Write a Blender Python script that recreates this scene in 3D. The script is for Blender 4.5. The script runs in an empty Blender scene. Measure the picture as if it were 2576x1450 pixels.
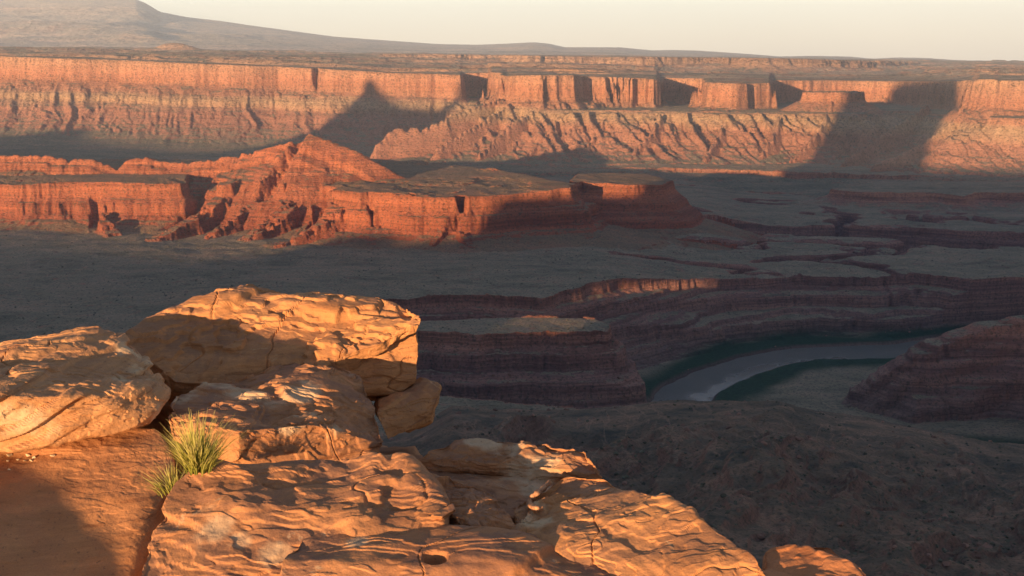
import bpy, bmesh, math, random
import numpy as np
from mathutils import Vector
# ------------------------------------------------------------------ camera, sky, sun, exposure
C = bpy.context.scene
FPX, CX, CY = 2762.0, 1288.0, 725.0          # picture units: a 2576 x 1450 frame
PITCH = math.atan((725.0-150.0)/FPX)
cp, sp = math.cos(PITCH), math.sin(PITCH)
cam = bpy.data.cameras.new('camera'); camo = bpy.data.objects.new('camera', cam)
C.collection.objects.link(camo); C.camera = camo
camo.location = (0, 0, 0); camo.rotation_euler = (math.pi/2-PITCH, 0, 0)
cam.sensor_width = 36.0; cam.lens = 36.0*FPX/2576.0
cam.clip_start = 0.1; cam.clip_end = 120000.0
SUN_A, SUN_E = math.radians(29.0), math.radians(5.0)   # light travels to the right of the view axis, downwards
TE = math.tan(SUN_E)
LX, LY = math.sin(SUN_A), math.cos(SUN_A)
sun = bpy.data.lights.new('sun', 'SUN'); suno = bpy.data.objects.new('sun', sun)
C.collection.objects.link(suno)
sun.energy = 5.0; sun.angle = math.radians(0.53); sun.color = (1.0, 0.64, 0.34)
suno.rotation_euler = Vector((LX*math.cos(SUN_E), LY*math.cos(SUN_E), -math.sin(SUN_E))).to_track_quat('-Z', 'Y').to_euler()
W = bpy.data.worlds.new('World'); C.world = W; W.use_nodes = True
wn = W.node_tree.nodes; wl = W.node_tree.links
sky = wn.new('ShaderNodeTexSky'); sky.sky_type = 'NISHITA'; sky.sun_disc = False
sky.sun_elevation = SUN_E; sky.sun_rotation = math.atan2(-LX, -LY)
sky.altitude = 1800; sky.air_density = 1.0; sky.dust_density = 2.0; sky.ozone_density = 1.0
tcw = wn.new('ShaderNodeTexCoord'); sxw = wn.new('ShaderNodeSeparateXYZ'); rmw = wn.new('ShaderNodeValToRGB'); mxw = wn.new('ShaderNodeMix'); mxw.data_type = 'RGBA'
wl.new(tcw.outputs['Generated'], sxw.inputs[0]); wl.new(sxw.outputs[2], rmw.inputs[0])
cr = rmw.color_ramp                                        # pale dusk band near the horizon, blue overhead (radiance divided by the strength 0.1)
cr.elements.remove(cr.elements[1])
for k_, (p_, c_) in enumerate([(0.0, (4.1, 3.45, 2.5)), (0.02, (4.25, 3.75, 2.7)), (0.06, (3.7, 3.95, 3.2)), (0.09, (1.4, 1.55, 1.75)), (0.28, (0.55, 0.78, 1.15)), (1.0, (0.25, 0.42, 0.75))]):
    e_ = cr.elements[0] if k_ == 0 else cr.elements.new(p_)
    e_.color = (*c_, 1)
wl.new(sky.outputs[0], mxw.inputs[6]); wl.new(rmw.outputs[0], mxw.inputs[7]); mxw.inputs[0].default_value = 0.985
wl.new(mxw.outputs[2], wn['Background'].inputs[0]); wn['Background'].inputs[1].default_value = 0.1
C.view_settings.view_transform = 'Standard'; C.view_settings.look = 'None'
C.view_settings.exposure = 2.0; C.view_settings.gamma = 1.0
C.render.engine = 'CYCLES'
C.cycles.volume_bounces = 0; C.cycles.max_bounces = 6

# ------------------------------------------------------------------ helpers
F4 = np.float32
def P(px, Y, z):                       # picture column, depth, height -> world x, y
    k = z/Y; v = FPX*(sp+k*cp)/(cp-k*sp)
    return (Y*(px-CX)/(FPX*cp+v*sp), Y)
def ray(px, py):
    u, v = px-CX, CY-py
    return np.array([u, FPX*cp+v*sp, -FPX*sp+v*cp])
def Q(px, py, Y):                      # picture point at depth Y
    d = ray(px, py); return d*(Y/d[1])
def QZ(px, py, z):
    d = ray(px, py); return d*(z/d[2])
def el(py): d = ray(CX, py); return -d[2]/d[1]
_rt = np.random.RandomState(7).rand(8, 256, 256).astype(F4)
def vn(x, y, s=0):                     # value noise 0..1
    xi = np.floor(x); yi = np.floor(y); fx = (x-xi).astype(F4); fy = (y-yi).astype(F4)
    xi = xi.astype(np.int32) & 255; yi = yi.astype(np.int32) & 255
    x1 = (xi+1) & 255; y1 = (yi+1) & 255
    fx = fx*fx*(3-2*fx); fy = fy*fy*(3-2*fy); t = _rt[s & 7]
    a = t[yi, xi]; b = t[yi, x1]; c = t[y1, xi]; d = t[y1, x1]
    a = a+(b-a)*fx; c = c+(d-c)*fx
    return a+(c-a)*fy
def fbm(x, y, o=4, s=0):               # about -1..1
    r = 0; a = 1.0; n = 0
    for i in range(o):
        r = r+a*(vn(x*2**i+17.3*i+s*5.1, y*2**i-9.7*i+s*3.3, s+i)*2-1); n += a; a *= 0.5
    return r/n*1.5
def rid(x, y, o=3, s=0):               # ridged 0..1 (1 on crests)
    r = 0; a = 1.0; n = 0
    for i in range(o):
        v = vn(x*2**i+11.1*i+s*2.7, y*2**i+5.5*i-s*7.7, s+i)
        r = r+a*(1-np.abs(v*2-1)); n += a; a *= 0.5
    return r/n
def ss(a, b, x):
    t = np.clip((x-a)/(b-a), 0, 1); return t*t*(3-2*t)
def sdf(poly, X, Y):                   # signed distance, negative inside
    p = np.asarray(poly, dtype=F4); q = np.roll(p, -1, 0)
    d2 = np.full(X.shape, 1e18, F4); ins = np.zeros(X.shape, bool)
    for (ax, ay), (bx, by) in zip(p, q):
        ex, ey = bx-ax, by-ay; wx, wy = X-ax, Y-ay
        t = np.clip((wx*ex+wy*ey)/(ex*ex+ey*ey+1e-9), 0, 1)
        d2 = np.minimum(d2, (wx-ex*t)**2+(wy-ey*t)**2)
        c = ((ay > Y) != (by > Y)) & (X < (bx-ax)*(Y-ay)/((by-ay) if by != ay else 1e-9)+ax)
        ins ^= c
    d = np.sqrt(d2); return np.where(ins, -d, d)
def chain(pts, X, Y):                  # polyline with heights: distance and height at nearest point
    d2 = np.full(X.shape, 1e18, F4); zz = np.zeros(X.shape, F4)
    for (ax, ay, az), (bx, by, bz) in zip(pts[:-1], pts[1:]):
        ex, ey = bx-ax, by-ay; wx, wy = X-ax, Y-ay
        t = np.clip((wx*ex+wy*ey)/(ex*ex+ey*ey+1e-9), 0, 1)
        q = (wx-ex*t)**2+(wy-ey*t)**2; m = q < d2
        d2 = np.where(m, q, d2); zz = np.where(m, az+(bz-az)*t, zz)
    return np.sqrt(d2), zz
def prof(d, tab):
    t = np.array(tab, float); k = 1.0 if len(t) > 1 and t[-1, 1] > t[-2, 1] else 0.0
    return (np.interp(d, t[:, 0], t[:, 1])+k*np.maximum(d-t[-1, 0], 0)).astype(F4)

def mesh_obj(name, co, faces, mat=None, smooth=True, attrs=None, parent=None):
    me = bpy.data.meshes.new(name); n = len(co); m = len(faces); k = faces.shape[1]
    me.vertices.add(n); me.vertices.foreach_set('co', np.ascontiguousarray(co, dtype=F4).ravel())
    me.loops.add(m*k); me.loops.foreach_set('vertex_index', np.ascontiguousarray(faces, dtype=np.int32).ravel())
    me.polygons.add(m); me.polygons.foreach_set('loop_start', np.arange(0, m*k, k, dtype=np.int32))
    me.polygons.foreach_set('loop_total', np.full(m, k, np.int32))
    me.polygons.foreach_set('use_smooth', np.full(m, smooth, bool))
    me.update(calc_edges=True)
    for an, av in (attrs or {}).items():
        a = me.attributes.new(an, 'FLOAT', 'POINT'); a.data.foreach_set('value', np.ascontiguousarray(av, dtype=F4))
    if mat: me.materials.append(mat)
    o = bpy.data.objects.new(name, me); C.collection.objects.link(o)
    if parent: o.parent = parent
    return o
def tag(o, label=None, cat=None, group=None, kind=None):
    if label: o['label'] = label
    if cat: o['category'] = cat
    if group: o['group'] = group
    if kind: o['kind'] = kind
    return o

# ------------------------------------------------------------------ node helper
class N:
    def __init__(s, name):
        s.m = bpy.data.materials.new(name); s.m.use_nodes = True
        s.t = s.m.node_tree; s.b = s.t.nodes['Principled BSDF']
        s.b.inputs['Roughness'].default_value = 0.95
        s.b.inputs['Specular IOR Level'].default_value = 0.15
    def n(s, typ, **kw):
        o = s.t.nodes.new('ShaderNode'+typ)
        for k, v in kw.items():
            if k.startswith('i_'):
                o.inputs[int(k[2:])].default_value = v
            else: setattr(o, k, v)
        return o
    def l(s, a, b): s.t.links.new(a, b)
    def val(s, o, i, x):
        if hasattr(x, 'is_output'): s.l(x, o.inputs[i])
        else: o.inputs[i].default_value = x
    def math(s, op, a, b=0.0, c=None, clamp=False):
        o = s.n('Math', operation=op, use_clamp=clamp); s.val(o, 0, a); s.val(o, 1, b)
        if c is not None: s.val(o, 2, c)
        return o.outputs[0]
    def noise(s, vec, scale, detail=4, rough=0.55, dist=0.0):
        o = s.n('TexNoise'); s.l(vec, o.inputs['Vector']); o.inputs['Scale'].default_value = scale
        o.inputs['Detail'].default_value = detail; o.inputs['Roughness'].default_value = rough
        o.inputs['Distortion'].default_value = dist
        return o.outputs[0]
    def ramp(s, fac, stops, interp='LINEAR'):
        o = s.n('ValToRGB'); r = o.color_ramp; r.interpolation = interp
        r.elements.remove(r.elements[1]); r.elements[0].position = stops[0][0]
        for k, (p, c) in enumerate(stops):
            e = r.elements[0] if k == 0 else r.elements.new(p); e.color = (c[0], c[1], c[2], 1) if not isinstance(c, float) else (c, c, c, 1)
        s.val(o, 0, fac); return o.outputs[0]
    def mix(s, f, a, b, blend='MIX'):
        o = s.n('Mix', data_type='RGBA', blend_type=blend); s.val(o, 0, f)
        for i, x in ((6, a), (7, b)):
            if isinstance(x, tuple): o.inputs[i].default_value = (*x, 1)
            else: s.l(x, o.inputs[i])
        return o.outputs[2]
    def pos(s): return s.n('NewGeometry').outputs['Position']
    def sep(s, v):
        o = s.n('SeparateXYZ'); s.l(v, o.inputs[0]); return o.outputs
    def vmul(s, v, k):
        o = s.n('VectorMath', operation='MULTIPLY'); s.l(v, o.inputs[0]); o.inputs[1].default_value = k
        return o.outputs[0]
    def bump(s, h, strength, dist, prev=None):
        o = s.n('Bump'); o.inputs['Strength'].default_value = strength; o.inputs['Distance'].default_value = dist
        s.l(h, o.inputs['Height'])
        if prev: s.l(prev, o.inputs['Normal'])
        return o.outputs[0]
    def out(s, col, nrm=None):
        s.l(col, s.b.inputs['Base Color'])
        if nrm: s.l(nrm, s.b.inputs['Normal'])
        return s.m

def terrain_mat(name, stops, zlo, zhi, flat, bedamt=0.75, stamt=0.5, tilt=0.0, veg_lo=0.80, veg_hi=0.93, bscale=1.0, band=0.012, green=(0.03, 0.055, 0.028), rockmul=1.0):
    m = N(name); p = m.pos(); x, y, z = m.sep(p)
    wob = m.noise(p, 0.004/bscale, 3)
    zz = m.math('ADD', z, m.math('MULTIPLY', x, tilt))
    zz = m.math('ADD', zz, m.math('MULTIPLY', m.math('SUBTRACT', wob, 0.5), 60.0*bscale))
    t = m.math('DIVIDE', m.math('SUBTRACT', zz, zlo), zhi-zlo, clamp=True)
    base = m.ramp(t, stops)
    # fine beds
    bed = m.noise(m.vmul(p, (0.0012/bscale, 0.0012/bscale, 0.16/bscale)), 1.0, 5, 0.7)
    b2_ = m.noise(m.vmul(p, (0.0016/bscale, 0.0016/bscale, 0.035/bscale)), 1.0, 3, 0.6)
    base = m.mix(bedamt*0.8, base, m.ramp(b2_, [(0.36, (0.62, 0.56, 0.56)), (0.5, (1., 1., 1.)), (0.62, (1.25, 1.2, 1.12))]), 'MULTIPLY')
    base = m.mix(bedamt*0.8, base, m.ramp(bed, [(0.34, (0.55, 0.50, 0.48)), (0.5, (1., 1., 1.)), (0.64, (1.3, 1.28, 1.22))]), 'MULTIPLY')
    # vertical streaks / stains
    st = m.noise(m.vmul(p, (0.05/bscale, 0.05/bscale, 0.006/bscale)), 1.0, 5, 0.65)
    base = m.mix(stamt, base, m.ramp(st, [(0.35, (0.62, 0.55, 0.55)), (0.5, (1., 1., 1.)), (0.68, (1.2, 1.22, 1.2))]), 'MULTIPLY')
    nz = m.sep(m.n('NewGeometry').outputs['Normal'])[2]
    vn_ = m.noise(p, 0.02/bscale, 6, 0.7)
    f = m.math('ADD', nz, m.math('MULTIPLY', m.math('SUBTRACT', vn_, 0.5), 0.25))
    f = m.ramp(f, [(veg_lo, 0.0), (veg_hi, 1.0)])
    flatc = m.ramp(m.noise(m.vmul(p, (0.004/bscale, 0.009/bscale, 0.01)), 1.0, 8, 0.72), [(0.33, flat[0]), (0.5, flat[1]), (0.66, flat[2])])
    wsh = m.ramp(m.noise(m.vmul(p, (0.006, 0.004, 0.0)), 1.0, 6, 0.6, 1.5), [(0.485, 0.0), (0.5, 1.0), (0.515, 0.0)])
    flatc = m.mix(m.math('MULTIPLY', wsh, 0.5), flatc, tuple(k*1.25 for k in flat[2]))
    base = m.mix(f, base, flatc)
    spk = m.noise(p, 0.11/bscale, 3, 0.7)
    base = m.mix(m.math('MULTIPLY', m.ramp(spk, [(0.52, 0.0), (0.62, 1.0)]), 0.65), base, (0.05, 0.055, 0.035))
    at = m.n('Attribute', attribute_name='veg').outputs['Fac']
    gm = m.ramp(m.noise(p, 0.06/bscale, 5, 0.7), [(0.3, tuple(0.6*g for g in green)), (0.7, tuple(1.5*g for g in green))])
    base = m.mix(at, base, gm)
    n1 = m.noise(m.vmul(p, (0.06/bscale, 0.06/bscale, 0.15/bscale)), 1.0, 8, 0.7)
    nr = m.bump(n1, 1.0, 12.0*bscale)
    return m.out(base, nr)

RED = (0.40, 0.135, 0.07); DRED = (0.27, 0.08, 0.05); PALE = (0.46, 0.33, 0.20); ORG = (0.48, 0.20, 0.10)
FLAT_FLOOR = [(0.16, 0.13, 0.085), (0.27, 0.215, 0.14), (0.37, 0.25, 0.165)]
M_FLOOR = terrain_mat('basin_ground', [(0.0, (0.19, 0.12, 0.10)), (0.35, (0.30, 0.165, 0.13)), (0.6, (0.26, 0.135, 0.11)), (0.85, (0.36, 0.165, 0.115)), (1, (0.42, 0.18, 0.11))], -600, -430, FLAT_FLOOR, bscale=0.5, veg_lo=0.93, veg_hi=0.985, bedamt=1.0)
M_BUTTE = terrain_mat('red_sandstone', [(0.0, (0.30, 0.09, 0.05)), (0.4, RED), (0.6, (0.44, 0.155, 0.08)), (0.8, RED), (1, (0.42, 0.17, 0.09))], -460, -200, [(0.20, 0.13, 0.08), (0.26, 0.17, 0.10), (0.34, 0.17, 0.10)], bscale=0.6, veg_lo=0.88, veg_hi=0.96, stamt=0.25)
M_MESA = terrain_mat('canyon_wall_rock', [(0.0, (0.38, 0.17, 0.11)), (0.36, (0.42, 0.20, 0.13)), (0.44, (0.44, 0.26, 0.16)), (0.5, (0.45, 0.29, 0.175)), (0.555, (0.43, 0.26, 0.16)), (0.58, (0.42, 0.21, 0.13)), (0.72, (0.42, 0.19, 0.11)), (0.78, (0.44, 0.20, 0.12)), (1.0, (0.50, 0.29, 0.18))], -440, -40,
                     [(0.15, 0.13, 0.085), (0.24, 0.20, 0.13), (0.36, 0.22, 0.14)], tilt=0.022, veg_lo=0.90, veg_hi=0.97, bedamt=0.3)
M_PLAT = terrain_mat('plateau_ground', [(0.0, (0.46, 0.27, 0.17)), (1, (0.50, 0.32, 0.20))], -60, 200, [(0.15, 0.14, 0.09), (0.30, 0.24, 0.165), (0.56, 0.40, 0.28)], bscale=3.0, veg_lo=0.975, veg_hi=0.992)
M_MTN = terrain_mat('mountain_ground', [(0.0, (0.40, 0.26, 0.18)), (1, (0.20, 0.17, 0.14))], 0, 1500, [(0.28, 0.26, 0.20), (0.42, 0.35, 0.26), (0.66, 0.48, 0.35)], bscale=10.0, veg_lo=0.90, veg_hi=0.97)
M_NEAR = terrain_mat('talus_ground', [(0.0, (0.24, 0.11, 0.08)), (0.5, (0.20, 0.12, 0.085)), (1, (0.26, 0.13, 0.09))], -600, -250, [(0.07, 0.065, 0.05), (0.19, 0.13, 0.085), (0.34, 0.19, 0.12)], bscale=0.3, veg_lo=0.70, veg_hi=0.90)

# ------------------------------------------------------------------ the land as one height function
def PP(lst): return [P(*q) for q in lst]
def P3(lst): return [(*P(px, Y, z), z) for px, Y, z in lst]
RIM = [(-900,150,6000),(0,148,5900),(200,155,5850),(300,158,5900),(400,162,5800),(600,170,5800),(700,174,5860),(790,178,5790),(797,178,5900),(806,178,5760),(900,183,5720),(1000,188,5680),(1100,190,5700),(1158,192,5620),(1164,192,5960),
       (1228,190,5980),(1236,186,5800),(1262,187,5700),(1276,192,5360),(1300,190,5230),(1350,189,5200),(1440,190,5220),(1470,192,5420),(1560,196,5460),(1610,198,5520),(1652,201,5440),(1660,203,6000),(1770,204,5980),
       (1784,208,5330),(1850,210,5280),(1878,211,5330),(1886,210,5560),(1900,211,5460),(1935,210,5520),(1945,211,6200),(2100,213,6400),(2250,212,6200),(2400,205,5500),(2448,202,5150),(2462,200,4730),(2500,200,4640),(2512,202,4760),(2530,203,4650),(2700,206,4600),(3300,206,4600)]
RIMP = [(*P(px, Y, -Y*el(y)), -Y*el(y)) for px, y, Y in RIM]
POLY_W = [(a, b) for a, b, c in RIMP]+[(9000, 16000), (-11000, 16000)]
_rx = np.array([a/b for a, b, c in RIMP]); _rz = np.array([c for a, b, c in RIMP]); _rm = np.argsort(_rx)
BENCH = PP([(1180,5560,-225),(1270,5150,-225),(1400,5060,-225),(1560,5100,-222),(1700,5110,-222),(1800,5090,-222),(1900,5120,-222),(2010,5100,-222),(2110,5050,-225),(2165,5030,-235),(2200,5300,-235),(2300,5300,-240),(2440,4760,-230),(2470,4560,-230),(3300,4400,-230),(3300,8000,-230),(1180,8000,-225)])
BUT4 = PP([(2488,4460,-228),(2520,4400,-228),(2600,4380,-228),(2900,4330,-228),(3300,4330,-228),(3300,4800,-228),(2500,4700,-228)])
HEAD3 = PP([(2018,5260,-150),(2050,5220,-150),(2120,5200,-150),(2165,5200,-150),(2172,5290,-150),(2100,5400,-150),(2030,5380,-150)])
UPF = PP([(-900,3500,-430),(600,3600,-430),(940,4300,-430),(990,4660,-430),(1120,4640,-430),(1250,4590,-430),(1400,4500,-430),(1500,4480,-430),(1650,4470,-430),(1800,4450,-430),(1950,4350,-430),(2300,4180,-430),(2700,4060,-430),(3300,4000,-430),(3300,9000,-430),(-900,9000,-430)])
BN = PP([(-700,3060,-335),(0,3050,-335),(120,3030,-335),(200,3045,-335),(330,3015,-335),(430,3005,-335),(455,3010,-335),(472,3230,-335),(540,3250,-335),(560,3040,-335),(590,3040,-335),(610,3200,-335),(650,3190,-335),(672,3010,-335),(720,2990,-335),(745,3130,-335),(800,3120,-335),(830,2880,-335),
         (900,2800,-335),(1000,2770,-335),(1100,2755,-335),(1158,2750,-335),(1163,2830,-335),(1172,2755,-335),(1235,2790,-335),(1300,2830,-335),(1380,2850,-335),(1440,2880,-335),(1450,3000,-335),(1300,3250,-335),(1100,3560,-335),(800,3700,-335),(0,3650,-335),(-700,3650,-335)])
M2 = PP([(1432,3110,-340),(1452,3085,-340),(1468,3130,-340),(1480,3080,-340),(1540,3065,-340),(1600,3065,-340),(1608,3110,-340),(1625,3070,-340),(1668,3085,-340),(1690,3200,-340),(1620,3380,-340),(1460,3330,-340)])
M3 = PP([(2080,3700,-430),(2200,3620,-430),(2350,3640,-430),(2420,3540,-430),(2470,3640,-430),(2600,3600,-430),(3300,3560,-430),(3300,3950,-430),(2200,3980,-430)])
CAN = PP([(880,2050,-470),(1060,2075,-470),(1180,2090,-470),(1300,2070,-470),(1360,2050,-470),(1430,2120,-470),(1500,2190,-470),(1560,2260,-472),(1640,2300,-475),(1790,2420,-480),(1900,2440,-485),(2000,2480,-487),(2150,2460,-487),(2300,2490,-487),(2440,2420,-487),(2500,2320,-487),(2700,2450,-487),(3300,2500,-487),
          (3300,1200,-480),(2576,1250,-480),(2100,1300,-480),(1700,1350,-480),(1300,1400,-480),(900,1450,-480),(500,1600,-480),(500,1760,-480),(900,1790,-480),(1060,1800,-480),(1200,1790,-480),(1300,1805,-480),(1420,1790,-480),(1530,1800,-480),(1550,1840,-480),(1500,1880,-480),(1300,1890,-480),(1060,1870,-480),(880,1860,-480)])
CAN2 = PP([(1740,2990,-480),(1800,2960,-480),(1900,2950,-480),(1925,3060,-480),(2050,3040,-480),(2300,2960,-480),(2600,2900,-480),(3300,2820,-480),(3300,3000,-480),(2500,3060,-480),(2100,3230,-480),(1800,3280,-480),(1690,3150,-480)])
RIV = [(2900,845),(2600,850),(2430,862),(2290,884),(2150,889),(2020,893),(1900,915),(1800,950),(1730,985),(1700,1030),(1760,1085),(1900,1115),(2150,1135),(2576,1175),(3200,1210)]
RIVW = [(*QZ(a, b, -600.0)[:2], w) for (a, b), w in zip(RIV, [58,58,58,58,58,52,50,50,52,50,46,42,40,40,40])]
SCARP = PP([(960,9900,30),(1005,9500,30),(1150,9450,30),(1250,9600,30),(1330,9100,20),(1500,9300,20),(1620,8900,10),(1750,9200,10),(1900,8800,0),(2080,9200,0),(2200,9900,0),(2300,12500,0),(960,13000,30)])
SPUR = P3([(2800,1900,-425),(2600,1880,-442),(2480,1880,-452),(2400,1860,-470),(2300,1840,-492),(2230,1850,-525),(2160,1860,-565)])
# silhouettes
PLX = np.array([-400, 0, 200, 400, 600, 1000, 1500, 2000, 2576, 3000])
PLY = np.array([122, 122, 122, 124, 127, 137, 139, 149, 156, 157])
MTX = np.array([-500,-100,100,250,350,372,410,480,560,640,720,840,960,1100,1200,1280,1340,1380,1420,1560,1640,1700,1760,1860,1960,2060,2140,2200,2260,2340,2400,2500,2600,3000])
MTY = np.array([-20,-16,-14,-10,-2,6,30,44,53,65,76,92,101,111,113,110,106.5,110,119,119.5,127,126,128,135,143,141,143,149,145,147,152,155.5,156,157])

class Grid:
    def __init__(s, X, Y, k=4):
        s.X, s.Y, s.k = X, Y, k
        if k > 1:
            n, m = X.shape; s.ri = np.unique(np.append(np.arange(0, n, k), n-1)); s.ci = np.unique(np.append(np.arange(0, m, k), m-1))
            s.Xl = X[np.ix_(s.ri, s.ci)]; s.Yl = Y[np.ix_(s.ri, s.ci)]
            rr = np.interp(np.arange(n), s.ri, np.arange(len(s.ri))); cc = np.interp(np.arange(m), s.ci, np.arange(len(s.ci)))
            s.r0 = np.minimum(rr.astype(int), len(s.ri)-2); s.rf = (rr-s.r0).astype(F4)[:, None]
            s.c0 = np.minimum(cc.astype(int), len(s.ci)-2); s.cf = (cc-s.c0).astype(F4)[None, :]
    def up(s, a):
        if s.k == 1: return a
        a = a.astype(F4); a = a[:, s.c0]*(1-s.cf)+a[:, s.c0+1]*s.cf
        return a[s.r0]*(1-s.rf)+a[s.r0+1]*s.rf
    def sd(s, poly):
        return s.up(sdf(poly, s.Xl if s.k > 1 else s.X, s.Yl if s.k > 1 else s.Y))
    def ch(s, pts):
        d, z = chain(pts, s.Xl if s.k > 1 else s.X, s.Yl if s.k > 1 else s.Y)
        return s.up(d), s.up(z)

def terr(z, step, j, amt=0.8, w=0.22, ph=0.0):       # beds: ledges and small cliffs at fixed heights
    t = z/step+j+ph; i = np.floor(t); f = t-i
    hd = amt*(0.2+0.8*np.sin(i*2.4+1.3)**2)
    return z+hd*step*(ss(0.5-w, 0.5+w, f)-f)
def rough(X, Y): return fbm(X/220, Y/220, 5, 1)
def land(g):
    X, Y = g.X, g.Y; S = X/Y; out = {}
    u = S*2822+CX                                        # picture column at the horizon, for smooth variation
    # warped coordinates
    w1 = fbm(X/160, Y/160, 4, 2); w2 = fbm(X/35, Y/35, 3, 3); w3 = fbm(X/9, Y/9, 2, 4)
    flute = rid(X/26+w1*0.8, Y/90, 3, 5); flute = 0.5+(flute-0.5)*(0.35+1.9*ss(0.35, 0.7, vn(X/170+3, Y/900, 5)))                 # vertical fluting of cliffs facing the viewer
    # floor
    h = -450-33*ss(1450, 1900, u)*ss(3200, 2500, Y)-30*ss(1700, 2000, u)*ss(2600, 3200, Y)+4*w1+1.2*w2+0.4*w3
    h = h+6*fbm(X/500, Y/500, 2, 6)
    idx = np.zeros(X.shape, np.int8)
    def put(hh, k, mask=None):
        nonlocal h, idx
        m = hh > h
        if mask is not None: m &= mask
        h = np.where(m, hh, h); idx = np.where(m, k, idx).astype(np.int8)
    # incised winding draws of the inner basin, to the right
    dr = np.abs(fbm(X/420+0.3*w1, Y/300, 3, 3))
    m = ss(1500, 1800, u)*ss(2450, 2650, Y)*ss(4300, 4000, Y)
    h = h-m*prof(dr+0.02*w2, [(0, 62), (0.05, 60), (0.07, 38), (0.10, 34), (0.115, 8), (0.2, 0)])
    # upper floor
    d = g.sd(UPF)+22*w1+7*w2-9*flute
    zt = -432+0.006*(Y-4300)+3*w2+w3
    put(zt-prof(d, [(0, 0), (5, 22), (16, 34), (30, 44), (70, 55), (200, 90)]), 0)
    # river canyon
    dc = -g.sd(CAN)+9*w1+5*w2+2*w3-6*flute
    sc = 1-0.48*ss(1950, 2250, Y)
    rg = rid(X/60+w1, Y/60, 4, 2)-0.5
    dr_ = prof(np.clip(dc*sc+18*rg, 0, 139), [(0, 0), (4, 22), (26, 34), (31, 58), (62, 72), (67, 100), (104, 128), (140, 150)])
    ins = dc > 0
    cl = np.maximum(terr(h-dr_, 13.0, 0.35*w1+0.08*w3, 0.9, 0.15), -593+1.5*w1+0.4*w2)
    h = np.where(ins & (Y > 1150), cl, h); idx = np.where(ins & (Y > 1150), 6, idx).astype(np.int8)
    d2 = -g.sd(CAN2)+14*w1+6*w2-5*flute
    h = np.where(d2 > 0, np.maximum(h-prof(d2, [(0, 0), (3, 22), (14, 28), (18, 55), (35, 66), (40, 100), (60, 120)]), -592), h)
    # river bed
    rd = np.full((g.Xl if g.k > 1 else X).shape, 1e9, F4)
    Xl, Yl = (g.Xl, g.Yl) if g.k > 1 else (X, Y)
    for (ax, ay, aw), (bx, by, bw) in zip(RIVW[:-1], RIVW[1:]):
        ex, ey = bx-ax, by-ay; t = np.clip(((Xl-ax)*ex+(Yl-ay)*ey)/(ex*ex+ey*ey), 0, 1)
        rd = np.minimum(rd, np.hypot(Xl-ax-ex*t, Yl-ay-ey*t)-(aw+(bw-aw)*t))
    rd = g.up(rd)+3*w2
    h = np.where(rd < 25, np.minimum(h, -608+np.maximum(rd+8, 0)*1.0+0.0*h), h)
    veg = ss(0, 10, rd)*ss(95, 40, rd+30*w1)*ss(-575, -588, h)*(Y > 1400)*(Y < 2700)
    veg = np.maximum(veg, 0.8*ss(-440, -470, h)*ss(2550, 2620, u)*0)
    # right spur
    d, zc = g.ch(SPUR); d = d+12*w1+4*w2-8*flute+1.5*w3
    put(terr(zc-prof(np.maximum(d+22*rg*ss(0, 40, d), 0), [(0, 0), (14, 4), (18, 22), (40, 38), (46, 60), (84, 84), (90, 116), (130, 145), (200, 170), (400, 300)]), 13.0, 0.1*w1+0.08*w3)+0.4*w3, 7)
    # mid butte
    d = g.sd(BN)+17*w1+6*w2+1.5*w3-13*flute
    zt = -336+4*w1+2*w2+0.5*w3+10*ss(3000, 3400, Y)
    rb = rid(X/44+0.6*w1, Y/70, 4, 7)-0.5; kk = ss(0, 25, d)
    put(terr(zt-prof(np.maximum(d+kk*34*rb, 0), [(0, 0), (4, 26), (12, 40), (34, 50), (40, 80), (56, 92), (90, 104), (140, 114), (230, 124), (420, 180)]), 11.0, 0.12*w1+0.08*w3, 0.7*ss(130, 60, d)), 1)
    for pts, wd in (([(560,480,3060),(535,508,2980),(490,545,2900),(430,580,2810),(392,598,2770)], 20), ([(640,496,3050),(610,522,2960),(570,556,2880),(520,590,2810),(492,608,2780)], 17),
                    ([(700,490,3010),(735,512,2930),(690,552,2850),(640,584,2780),(585,614,2730)], 20), ([(850,500,2870),(835,530,2800),(790,566,2750),(720,600,2690),(640,632,2630),(580,650,2600)], 24),
                    ([(1120,560,2720),(1105,590,2680),(1085,615,2640)], 9), ([(1140,560,2730),(1165,590,2680),(1190,618,2640)], 9),
                    ([(240,530,2960),(262,555,2880),(285,590,2810)], 16)):
        d, zc = g.ch([tuple(Q(*t)) for t in pts]); d = np.maximum(d-wd*(1+0.5*w1), 0)+4*w2+1.5*w3; d = d+ss(0, 20, d)*16*rb
        put(terr(zc+2*w2-prof(d, [(-20, 0), (0, 0), (3, 20), (9, 30), (13, 50), (40, 66), (90, 106), (260, 260)]), 11.0, 0.12*w1, 0.7), 1)
    for pts, dp, wd in (([(545,468,3110),(505,498,3020),(470,528,2940),(405,560,2860),(330,590,2800)], 75, 34), ([(612,492,3060),(590,520,2970),(550,552,2880),(470,590,2800)], 60, 26),
                        ([(690,512,3000),(650,548,2890),(605,578,2800),(560,604,2750)], 60, 26), ([(815,505,2950),(795,532,2830),(765,560,2770),(700,592,2700),(620,626,2630)], 75, 32), ([(1158,500,2780),(1165,540,2740),(1150,560,2720)], 40, 14),
                        ([(240,500,3020),(236,540,2930),(225,580,2840)], 50, 18), ([(930,500,2800),(936,540,2760)], 30, 10), ([(1035,500,2790),(1040,530,2760)], 30, 9)):
        d, zc = g.ch([tuple(Q(*t)) for t in pts]); m_ = (idx == 1)
        h = np.where(m_, np.maximum(h-dp*ss(wd, wd*0.35, d+4*w2+2*w3), np.minimum(h, -446)), h)
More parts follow.
